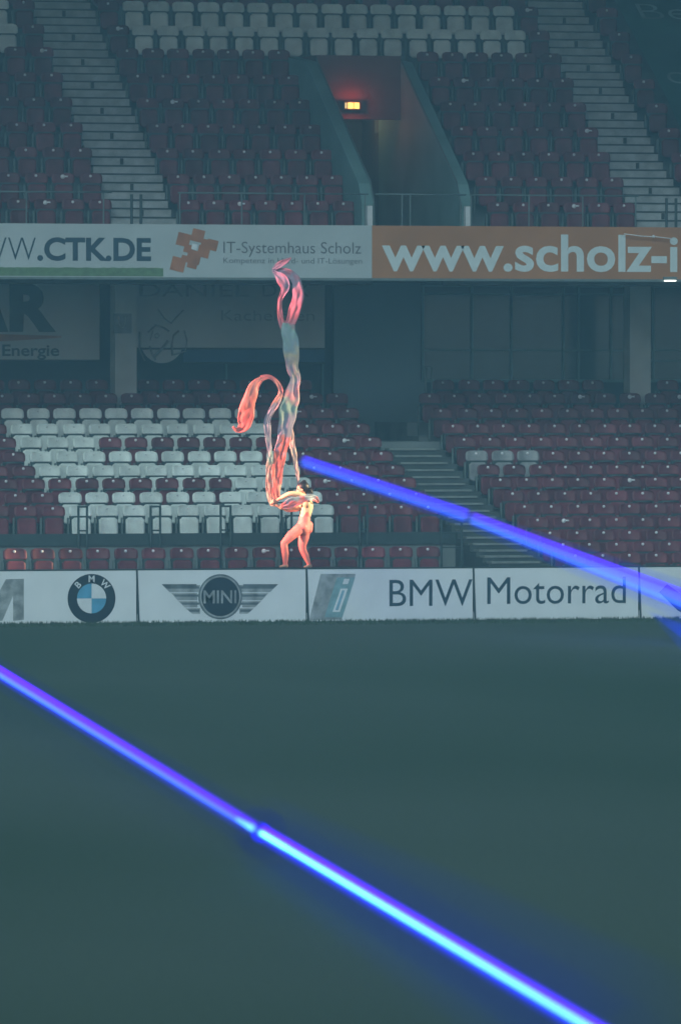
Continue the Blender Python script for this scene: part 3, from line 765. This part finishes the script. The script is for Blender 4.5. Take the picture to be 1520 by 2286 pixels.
# ---------------------------------------------------------------- tarpaulin over the seats
xt = P(1405, 75, Y_up(1)).x
e = empty('seat_tarpaulin', (xt, 10, Z_up[8]), 'dark green tarpaulin with faint pale letters stretched over upper tier seats', 'tarpaulin')
m = MB()
def tz(y):
    f = (Y_up(8) - y) / .81 + 8
    lo_, hi_ = Z_up[8], Z_up[-2]
    return lo_ + (y - Y_up(8)) / (Y_up(-2) - Y_up(8)) * (hi_ - lo_) + .88
NX, NY = 26, 40
for a in range(NX):
    for b_2 in range(NY):
        q = []
        for (i_, j_) in ((a, b_2), (a + 1, b_2), (a + 1, b_2 + 1), (a, b_2 + 1)):
            x = xt + 7.0 * i_ / NX; y = Y_up(8) - .3 + (Y_up(-2) + .6 - Y_up(8)) * j_ / NY
            q.append((x, y, tz(y) + .05 * noise.noise(Vector((x * 1.6, y * 1.3, 0)))))
        m.poly(q)
m.poly([(xt, Y_up(8) - .3, tz(Y_up(8) - .3)), (xt + 7, Y_up(8) - .3, tz(Y_up(8) - .3)), (xt + 7, Y_up(8) - .3, Z_up[8]), (xt, Y_up(8) - .3, Z_up[8])])
W(m.build('sheet', M_tarp, None, True), e)
def on_tarp(x0px, y0px, wpx_, hpx):
    Yc = 12.0
    for _ in range(8):
        z = P(x0px, y0px, Yc).z; Yc = Y_up(8) + (z - .88 - Z_up[8]) / (Z_up[-2] - Z_up[8]) * (Y_up(-2) - Y_up(8))
    X0 = P(x0px, y0px, Yc).x; sp = 117.0
    def fn(u, v):
        dz = v * hpx / sp; dy = dz * (Y_up(-2) - Y_up(8)) / (Z_up[-2] - Z_up[8])
        return (X0 + u * wpx_ / sp + dy * .0, Yc + dy - .035, tz(Yc + dy) + .05)
    return fn
m = MB(); text_on(m, 'Be', 0, 0, 0, 0, 0, off=-.012, fn=on_tarp(1432, 48, 118, 38)); W(m.build('lettering', M_tarpl), e); m = MB(); text_on(m, 'c', 0, 0, 0, 0, 0, off=-.012, fn=on_tarp(1494, 192, 40, 28))
W(m.build('lettering', M_tarpl), e)

# ---------------------------------------------------------------- stage deck behind the boards
z_st = P(660, 1267, .9).z
sx0 = P(560, 1266, .9).x; sx1 = P(800, 1266, .9).x
e = empty('performance_platform', ((sx0 + sx1) / 2, 0.62, 0), 'low black platform behind the board with the winged emblem, carrying the dancer', 'platform')
m = MB(); m.box(sx0, sx1, .12, 1.45, z_st - .05, z_st); W(m.build('deck', M_black), e)
for x in (sx0 + .05, sx1 - .05):
    for y in (.2, 1.38):
        m = MB(); m.tube([(x, y, 0), (x, y, z_st - .05)], .03, 8); W(m.build('leg', M_steel), e)

# ---------------------------------------------------------------- dancer
YP = 0.75
def B(px, py, dy=0.0):
    p = P(px, py, YP + dy); return p
PXM = 126.8
def cone_mb(mb, p, q, r0, r1, n=16):
    mb.sphere(p, r0, n=n); mb.sphere(q, r1, n=n); mb.tube([p, q], [r0, r1], n)
body = MB()
def chain(pts):
    for (p, r0), (q, r1) in zip(pts[:-1], pts[1:]): cone_mb(body, p, q, r0 / PXM, r1 / PXM)
# legs (front leg bent to the side of the ribbons, rear leg trailing)
chain([(B(667, 1182, -.05), 12), (B(648, 1198, -.09), 10.5), (B(634, 1213, -.11), 7.8), (B(635.5, 1224, -.11), 7.6), (B(637, 1236, -.10), 7.8), (B(637, 1250, -.09), 6.2), (B(637, 1259, -.09), 5.0)])
chain([(B(637, 1259, -.09), 5.0), (B(640, 1263.5, -.08), 4.2)]); chain([(B(638, 1262, -.09), 4.4), (B(630, 1264, -.12), 3.0), (B(625, 1265, -.14), 2.2)])
chain([(B(680, 1182, .06), 13), (B(678, 1200, .08), 12), (B(675, 1216, .09), 9.5), (B(676, 1227, .09), 7.8), (B(682, 1240, .10), 7.6), (B(687, 1252, .11), 5.8), (B(690, 1260, .11), 4.6)])
chain([(B(690, 1260, .11), 4.6), (B(693, 1264, .12), 4)]); chain([(B(690, 1262, .11), 4.2), (B(684, 1265, .08), 3), (B(680, 1265.5, .07), 2.2)])
# trunk: pelvis, waist, ribs, shoulders, curving over to the ribbons
chain([(B(676, 1180, 0), 16), (B(679, 1166, 0), 13.5), (B(681, 1153, 0), 12), (B(683, 1140, 0), 14), (B(685, 1129, 0), 14.5), (B(684, 1119, 0), 11.5), (B(679, 1111, 0), 7)])
chain([(B(676, 1178, -.06), 11), (B(676, 1178, .07), 12)]); chain([(B(684, 1124, -.10), 9.5), (B(686, 1121, .10), 9.5)])
chain([(B(690, 1172, .05), 9), (B(688, 1182, .05), 10)])
# neck and head, chin down towards the hands
chain([(B(683, 1114, 0), 7), (B(676, 1104, 0), 6)])
hc = B(673, 1092, 0)
body.sphere(hc, 10.8 / PXM, n=18, sq=(1.0, .86, 1.15)); body.sphere(B(668.5, 1098, 0), 7 / PXM, n=14, sq=(1, .85, 1))
body.sphere(B(665, 1102, 0), 3.6 / PXM, n=10); body.sphere(B(661.6, 1096.5, 0), 1.7 / PXM, n=8); body.sphere(B(662.6, 1094, 0), 1.5 / PXM, n=8)
for sg in (-1, 1): body.sphere(B(675, 1094, sg * .082), 2.6 / PXM, n=8, sq=(.8, .4, 1.2))
# upper arm pair, both reaching to the ribbons
chain([(B(683, 1113, -.12), 7.5), (B(668, 1104, -.16), 6.6), (B(652, 1102, -.17), 5.8), (B(645, 1103, -.16), 5.4), (B(631, 1110, -.12), 4.6), (B(621, 1115, -.08), 3.4)])
chain([(B(684, 1128, .10), 7.5), (B(668, 1135, .08), 6.2), (B(650, 1137.5, .02), 5.6), (B(643, 1137.5, 0), 5.2), (B(628, 1133, -.03), 4.2), (B(617, 1127, -.04), 3.3)])
hands = [(B(617, 1117, -.07), Vector((-1, 0, -.15)), Vector((0, 0, 1))), (B(612.5, 1124.5, -.04), Vector((-.85, 0, .5)), Vector((0, 0, 1)))]
for hp, dr, _ in hands:
    dr = dr.normalized(); sd = Vector((-dr.z, 0, dr.x))
    body.sphere(hp, .036, n=12, sq=(1.05, .5, .95))
    for q, (ln, off) in enumerate(((.060, .030), (.070, .011), (.066, -.009), (.052, -.027))):
        a_ = hp + dr * .028 + sd * off; b_ = a_ + dr * ln * .45 + Vector((0, -.014, 0)); c4 = b_ + dr * ln * .25 + Vector((0, .022, -.012)); d4 = c4 + Vector((.012, .024, -.006))
        for u_, v_, r0, r1 in ((a_, b_, .0105, .0095), (b_, c4, .0095, .009), (c4, d4, .009, .0078)): cone_mb(body, u_, v_, r0, r1, 8)
    a_ = hp + sd * .028 - dr * .008; b_ = a_ + sd * .022 + dr * .02 + Vector((0, .01, 0)); c4 = b_ + dr * .028 + Vector((0, .018, 0))
    for u_, v_, r0, r1 in ((a_, b_, .012, .011), (b_, c4, .011, .009)): cone_mb(body, u_, v_, r0, r1, 8)
tmp = body.build('tmp_body', M_suit)
md = tmp.modifiers.new('r', 'REMESH'); md.mode = 'VOXEL'; md.voxel_size = .0072; md.use_smooth_shade = True
ms = tmp.modifiers.new('s', 'SMOOTH'); ms.factor = .5; ms.iterations = 5
bpy.context.view_layer.update()
me = bpy.data.meshes.new_from_object(tmp.evaluated_get(bpy.context.evaluated_depsgraph_get()))
bpy.data.objects.remove(tmp)
me.materials.clear(); me.materials.append(M_suit); me.materials.append(M_skin); me.materials.append(mat('bodysuit_top_highlight', (.86, .62, .36), .5, .08, 9.0))  # cream top holds the lamps' yellow highlights in its colour
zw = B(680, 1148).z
hh_ = [hands[0][0], hands[1][0]]
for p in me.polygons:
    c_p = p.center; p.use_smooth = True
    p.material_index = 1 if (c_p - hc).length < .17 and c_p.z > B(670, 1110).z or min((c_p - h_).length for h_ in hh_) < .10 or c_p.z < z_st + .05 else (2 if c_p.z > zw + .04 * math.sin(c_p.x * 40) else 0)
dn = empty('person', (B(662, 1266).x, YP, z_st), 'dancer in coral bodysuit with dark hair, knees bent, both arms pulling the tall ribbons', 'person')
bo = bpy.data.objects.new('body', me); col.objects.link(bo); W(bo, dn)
# hair: cap, bun and loose ends
m = MB()
m.sphere(B(677.5, 1087, 0), 13.0 / PXM, n=18, sq=(1.0, .96, 1.0)); m.sphere(B(679, 1077, 0), 6.0 / PXM, n=12); m.sphere(B(684, 1096, 0), 6.5 / PXM, n=12)
for k in range(16):
    a_ = B(684 + random.uniform(-3, 3), 1094 + random.uniform(-5, 5), random.uniform(-.06, .06)); 
    m.tube([a_, a_ + Vector((.06, 0, -.01 + random.uniform(-.02, .02))), a_ + Vector((.12 + random.uniform(-.03, .03), 0, -.05 + random.uniform(-.03, .02)))], [.016, .011, .003], 6)
tmp = m.build('tmp_hair', M_hair)
md = tmp.modifiers.new('r', 'REMESH'); md.mode = 'VOXEL'; md.voxel_size = .006; md.use_smooth_shade = True
bpy.context.view_layer.update()
hm = bpy.data.meshes.new_from_object(tmp.evaluated_get(bpy.context.evaluated_depsgraph_get())); bpy.data.objects.remove(tmp)
hm.materials.clear(); hm.materials.append(M_hair)
ho = bpy.data.objects.new('hair', hm); col.objects.link(ho); W(ho, dn)
for sg in (-1, 1):
    m = MB(); m.sphere(B(664.5, 1092, sg * .036), .011, n=8); W(m.build('eye', M_black, None, True), dn)
m = MB(); m.tube([B(663, 1100.5, -.02), B(662.6, 1100, 0), B(663, 1100.5, .02)], .005, 6); W(m.build('mouth', M_brown, None, True), dn)

# ---------------------------------------------------------------- silk ribbons
def silk(name, stops):  # colour bands by height stand in for projected and fading lamp light
    m = bpy.data.materials.new(name); m.use_nodes = True; n = m.node_tree; b = n.nodes['Principled BSDF']
    b.inputs['Roughness'].default_value = .45; b.inputs['Sheen Weight'].default_value = .3
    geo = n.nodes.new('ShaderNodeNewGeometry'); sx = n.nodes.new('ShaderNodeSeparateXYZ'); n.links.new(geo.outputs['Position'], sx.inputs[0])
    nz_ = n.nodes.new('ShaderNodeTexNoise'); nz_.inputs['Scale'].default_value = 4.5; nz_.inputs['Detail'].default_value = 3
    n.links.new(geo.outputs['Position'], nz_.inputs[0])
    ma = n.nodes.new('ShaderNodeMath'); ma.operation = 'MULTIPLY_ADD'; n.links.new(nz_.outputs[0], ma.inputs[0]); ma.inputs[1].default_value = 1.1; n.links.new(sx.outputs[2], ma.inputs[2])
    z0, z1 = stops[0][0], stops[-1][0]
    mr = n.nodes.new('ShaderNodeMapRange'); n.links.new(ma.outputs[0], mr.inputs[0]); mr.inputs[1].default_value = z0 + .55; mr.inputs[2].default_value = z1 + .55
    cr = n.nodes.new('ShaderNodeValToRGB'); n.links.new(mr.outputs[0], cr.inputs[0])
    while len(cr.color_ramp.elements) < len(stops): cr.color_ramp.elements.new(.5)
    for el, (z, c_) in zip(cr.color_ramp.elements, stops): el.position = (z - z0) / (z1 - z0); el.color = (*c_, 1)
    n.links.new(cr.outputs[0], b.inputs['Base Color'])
    tr = n.nodes.new('ShaderNodeBsdfTranslucent'); n.links.new(cr.outputs[0], tr.inputs[0])
    mx = n.nodes.new('ShaderNodeMixShader'); mx.inputs[0].default_value = .42
    n.links.new(b.outputs[0], mx.inputs[1]); n.links.new(tr.outputs[0], mx.inputs[2]); n.links.new(mx.outputs[0], n.nodes['Material Output'].inputs['Surface'])
    return m
def zz_(py): return P(640, py, YP).z
def ribbon(name, pts, material, label, rip=.05, folds=2.5, parent=None, seed=0):
    """pts: (px, py, width px, dy). The strip is swept as pleated cross-sections with real thickness."""
    dense = []
    for k in range(len(pts) - 1):
        p0 = pts[max(k - 1, 0)]; p1 = pts[k]; p2 = pts[k + 1]; p3 = pts[min(k + 2, len(pts) - 1)]
        ns = max(2, int(math.hypot(p2[0] - p1[0], p2[1] - p1[1]) / 3.5))
        for s_ in range(ns):
            t_ = s_ / ns
            dense.append([.5 * (2 * p1[i] + (p2[i] - p0[i]) * t_ + (2 * p0[i] - 5 * p1[i] + 4 * p2[i] - p3[i]) * t_ ** 2 + (3 * p1[i] - p0[i] - 3 * p2[i] + p3[i]) * t_ ** 3) for i in range(4)])
    dense.append(list(pts[-1])); m = MB(); NC = 14
    rows = []
    for k, (x, y, w_, dy) in enumerate(dense):
        a = dense[max(k - 1, 0)]; b2 = dense[min(k + 1, len(dense) - 1)]
        tx, ty = b2[0] - a[0], b2[1] - a[1]; L = math.hypot(tx, ty) or 1; nx_, ny_ = -ty / L, tx / L
        row = []
        for c_i in range(NC + 1):
            s_ = -1 + 2 * c_i / NC
            ph = k * .11 + seed
            amp = rip * min(1, w_ / 22)
            yy = dy + amp * math.sin(s_ * folds * 1.5 + ph) * .35 + amp * .18 * math.sin(s_ * 5.3 + ph * 1.7) + .02 * noise.noise(Vector((k * .2, s_ * 2, seed)))
            edge = 1.12 + .07 * math.sin(k * .5 + seed + (2 if s_ > 0 else 0))
            row.append(tuple(P(x + nx_ * s_ * w_ / 2 * edge, y + ny_ * s_ * w_ / 2 * edge, YP + yy)))
        rows.append(row)
    base = len(m.v)
    for r_ in rows: m.v += r_
    for k in range(len(rows) - 1):
        for c_i in range(NC):
            q = base + k * (NC + 1) + c_i; m.f.append((q, q + 1, q + NC + 2, q + NC + 1)); m.mi.append(0)
    o = m.build(name, material, None, True)
    sd_ = o.modifiers.new('thickness', 'SOLIDIFY'); sd_.thickness = .003
    if parent is not None: W(o, parent)
    elif label: setp(o, label, 'ribbon', 'silk ribbons held by the dancer')
    return o
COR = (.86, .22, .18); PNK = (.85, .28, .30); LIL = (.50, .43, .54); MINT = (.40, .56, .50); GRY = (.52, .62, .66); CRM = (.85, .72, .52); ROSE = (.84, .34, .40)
s_main = silk('light_banded_silk', [(zz_(1115), CRM), (zz_(1095), COR), (zz_(1010), COR), (zz_(990), LIL), (zz_(950), LIL), (zz_(905), MINT), (zz_(870), ROSE), (zz_(840), LIL), (zz_(800), CRM), (zz_(770), GRY), (zz_(725), MINT), (zz_(700), ROSE), (zz_(640), LIL), (zz_(590), ROSE)])
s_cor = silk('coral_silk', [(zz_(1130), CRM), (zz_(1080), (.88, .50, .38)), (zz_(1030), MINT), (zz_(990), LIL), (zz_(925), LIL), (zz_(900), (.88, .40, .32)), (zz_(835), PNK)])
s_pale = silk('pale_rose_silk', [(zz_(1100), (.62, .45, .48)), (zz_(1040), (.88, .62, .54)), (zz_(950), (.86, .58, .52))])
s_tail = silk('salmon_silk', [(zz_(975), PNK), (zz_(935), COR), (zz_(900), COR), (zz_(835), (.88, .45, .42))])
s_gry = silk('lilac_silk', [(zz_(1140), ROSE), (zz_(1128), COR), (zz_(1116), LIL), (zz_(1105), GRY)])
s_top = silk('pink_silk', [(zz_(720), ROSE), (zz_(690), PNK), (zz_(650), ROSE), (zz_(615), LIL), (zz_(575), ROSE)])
e = empty('silk_ribbon', P(622, 1112, YP), 'tall twisted silk ribbon rising above the dancer up to the white balcony banner', 'ribbon', 'silk ribbons held by the dancer')
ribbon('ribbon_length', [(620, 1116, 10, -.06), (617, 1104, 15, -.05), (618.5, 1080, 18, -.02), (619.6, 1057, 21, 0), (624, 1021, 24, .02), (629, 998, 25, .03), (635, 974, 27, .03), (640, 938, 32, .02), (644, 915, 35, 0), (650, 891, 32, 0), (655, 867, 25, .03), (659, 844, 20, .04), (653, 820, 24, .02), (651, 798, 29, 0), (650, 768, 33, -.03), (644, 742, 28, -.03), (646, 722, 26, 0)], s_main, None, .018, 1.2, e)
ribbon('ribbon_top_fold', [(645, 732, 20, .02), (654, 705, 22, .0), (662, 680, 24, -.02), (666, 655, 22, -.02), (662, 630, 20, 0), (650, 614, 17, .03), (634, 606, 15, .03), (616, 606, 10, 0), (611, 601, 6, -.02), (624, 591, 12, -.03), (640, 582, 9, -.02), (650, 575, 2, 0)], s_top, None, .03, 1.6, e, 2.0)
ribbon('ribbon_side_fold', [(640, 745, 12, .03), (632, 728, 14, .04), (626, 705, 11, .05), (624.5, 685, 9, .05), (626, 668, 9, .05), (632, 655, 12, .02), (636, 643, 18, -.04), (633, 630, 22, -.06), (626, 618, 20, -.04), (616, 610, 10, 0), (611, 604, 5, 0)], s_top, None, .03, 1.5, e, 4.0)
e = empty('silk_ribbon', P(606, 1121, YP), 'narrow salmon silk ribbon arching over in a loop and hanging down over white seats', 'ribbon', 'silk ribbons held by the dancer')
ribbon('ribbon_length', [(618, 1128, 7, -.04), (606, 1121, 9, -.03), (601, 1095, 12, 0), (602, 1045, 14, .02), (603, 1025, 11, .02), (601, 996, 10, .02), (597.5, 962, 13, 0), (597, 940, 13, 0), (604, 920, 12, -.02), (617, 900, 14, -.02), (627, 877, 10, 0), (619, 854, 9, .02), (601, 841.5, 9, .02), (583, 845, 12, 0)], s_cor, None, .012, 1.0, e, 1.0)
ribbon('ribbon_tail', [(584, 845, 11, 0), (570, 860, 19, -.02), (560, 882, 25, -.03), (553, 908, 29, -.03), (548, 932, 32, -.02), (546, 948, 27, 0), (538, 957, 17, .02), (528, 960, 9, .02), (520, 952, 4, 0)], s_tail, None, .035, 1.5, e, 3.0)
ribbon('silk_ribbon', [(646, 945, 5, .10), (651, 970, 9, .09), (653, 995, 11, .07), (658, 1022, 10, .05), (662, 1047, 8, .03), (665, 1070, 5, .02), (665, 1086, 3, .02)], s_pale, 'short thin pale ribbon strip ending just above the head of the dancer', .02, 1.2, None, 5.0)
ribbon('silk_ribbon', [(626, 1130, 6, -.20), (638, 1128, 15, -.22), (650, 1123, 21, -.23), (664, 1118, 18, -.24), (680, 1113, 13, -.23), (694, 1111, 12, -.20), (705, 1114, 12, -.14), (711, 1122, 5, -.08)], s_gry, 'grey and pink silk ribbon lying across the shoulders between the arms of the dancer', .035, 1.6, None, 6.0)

# ---------------------------------------------------------------- show lamps on the dancer (side lamps with narrow upright beams)
def spot(name, loc, target, energy, colr, size, sx, sy=1.0):
    l = bpy.data.lights.new(name, 'SPOT'); l.energy = energy; l.color = colr; l.spot_size = math.radians(size); l.spot_blend = .6; l.shadow_soft_size = .12
    o = bpy.data.objects.new(name, l); col.objects.link(o); o.location = loc
    o.rotation_euler = (Vector(target) - Vector(loc)).to_track_quat('-Z', 'Y').to_euler(); o.scale = (sx, sy, 1)
tg_ = P(645, 1030, YP); t2_ = P(645, 640, YP)
spot('show_lamp', (tg_.x - 12.0, -0.2, 5.2), (tg_.x, YP, tg_.z), 26000, (1.0, .44, .34), 17, .30)
spot('show_lamp', (tg_.x + 12.0, -1.5, 5.6), (tg_.x, YP, tg_.z), 13000, (1.0, .74, .42), 17, .36)
spot('show_lamp', (t2_.x - 12.0, -3.0, 4.6), (t2_.x, YP, t2_.z), 13000, (1.0, .36, .38), 5.5, .8)

# ---------------------------------------------------------------- laser beams
TAU = {'beam_fringe': .8, 'beam_glow': .7, 'beam_haze': .35, 'beam_halo': .22}      # absorption added so the beams darken and tint what lies behind
def beam_cyl(name, parent, p0, p1, r0, r1, mt, n=20):
    m = MB(); 
    K = 6
    pts = [p0.lerp(p1, k / K) for k in range(K + 1)]
    m.tube(pts, [r0 + (r1 - r0) * k / K for k in range(K + 1)], n)
    return W(m.build(name, mt, None, True), parent)
def beam(parent, a, b2, layers, wid=1.25, gain=1.0):
    """a, b2: (px, py, distance); layers: (name, dx, dy px offset, r0 px, r1 px, colour, radiance)"""
    for i, (nm, ox, oy, r0, r1, c_, L) in enumerate(layers):
        p0 = Pd(a[0] + ox, a[1] + oy, a[2]); p1 = Pd(b2[0] + ox, b2[1] + oy, b2[2])
        R0, R1 = wid * r0 * a[2] / F, wid * r1 * b2[2] / F
        mid = ((p0 + p1) / 2 - CAM).normalized(); sn = mid.cross((p1 - p0).normalized()).length   # sight lines run far along a slanting beam
        beam_cyl(nm, parent, p0, p1, R0, R1, vol_emit('laser_' + nm, c_, gain * L * sn / (R0 + R1), TAU.get(nm, 0) * sn / (R0 + R1)))
VI = (.17, .010, 1.0); BL = (.03, .09, 1.0); LB = (.10, .28, 1.0); CY = (.13, .78, 1.0)
e = empty('laser_beam', Pd(640, 1890, 60), 'bright violet and cyan laser beam crossing low over the grass of the pitch', 'laser beam', 'blue laser beams')
beam(e, (-60, 1466, 98), (568, 1850, 63), [('beam_haze', 0, 2, 26, 40, (.0, .02, .5), .045), ('beam_haze', 0, 0, 14, 17, (.03, .02, 1), .26), ('beam_fringe', 3, -5, 8, 8, VI, 1.2), ('beam_glow', 0, 1, 9, 9, BL, .45), ('beam_core', -1, 3, 5, 5, LB, 1.0)])
beam(e, (582, 1858, 62.6), (1420, 2356, 42), [('beam_halo', 0, 0, 46, 90, (.0, .012, .30), .05), ('beam_halo', 0, 0, 70, 180, (.0, .012, .25), .10), ('beam_haze', 0, 0, 17, 24, (.03, .02, 1), .42), ('beam_fringe', 4, -7, 8, 12, VI, 1.4), ('beam_glow', 0, 0, 9, 16, BL, .9), ('beam_core', 0, 1, 4.5, 5.5, CY, 3.4)])
beam(e, (528, 1826, 64.6), (566, 1849, 63), [('beam_flare', 0, 1, 4, 7, CY, .9)]); beam(e, (580, 1857, 62.7), (640, 1893, 60.5), [('beam_flare', 0, 1, 7, 6, CY, .7)])
e = empty('laser_beam', Pd(1050, 1157, 124), 'soft blue laser beam descending from beside the dancer to the last advertising board', 'laser beam', 'blue laser beams')
beam(e, (676, 1029, 129), (1040, 1151, 125), [('beam_haze', 0, 2, 18, 24, (.0, .04, .5), .08), ('beam_fringe', 3, -4, 10, 12, VI, .22), ('beam_glow', 0, 1, 14, 16, BL, .22), ('beam_core', -1, 3, 8, 9, LB, .14)], 1.05, 2.0)
beam(e, (1052, 1158, 124.8), (1560, 1352, 118), [('beam_haze', 0, 2, 24, 44, (.0, .04, .5), .08), ('beam_fringe', 3, -7, 10, 16, VI, .34), ('beam_glow', 0, 1, 14, 24, BL, .22), ('beam_core', -1, 3, 8, 15, LB, .26)], 1.05, 2.0)
e = empty('laser_beam', Pd(1540, 1412, 112), 'faint blue laser beam low at the foot of the last advertising board', 'laser beam', 'blue laser beams')
beam(e, (1440, 1362, 114), (1600, 1452, 110), [('beam_haze', 0, 0, 1, 50, (.0, .05, .6), .12), ('beam_glow', 0, 0, .5, 24, BL, .20)])

# ---------------------------------------------------------------- haze
m = MB(); m.box(-520, 520, -520, 520, -1.0, 22.0)
hz = bpy.data.materials.new('night_haze'); hz.use_nodes = True; n = hz.node_tree; n.nodes.remove(n.nodes['Principled BSDF'])
pv = n.nodes.new('ShaderNodeVolumePrincipled'); pv.inputs['Color'].default_value = (.43, .82, 1.0, 1); pv.inputs['Density'].default_value = .0019; pv.inputs['Anisotropy'].default_value = .0
n.links.new(pv.outputs[0], n.nodes['Material Output'].inputs['Volume']); hz.cycles.homogeneous_volume = True
setp(m.build('haze', hz), 'thin blue-green night haze hanging over the stadium', 'haze', kind='stuff')
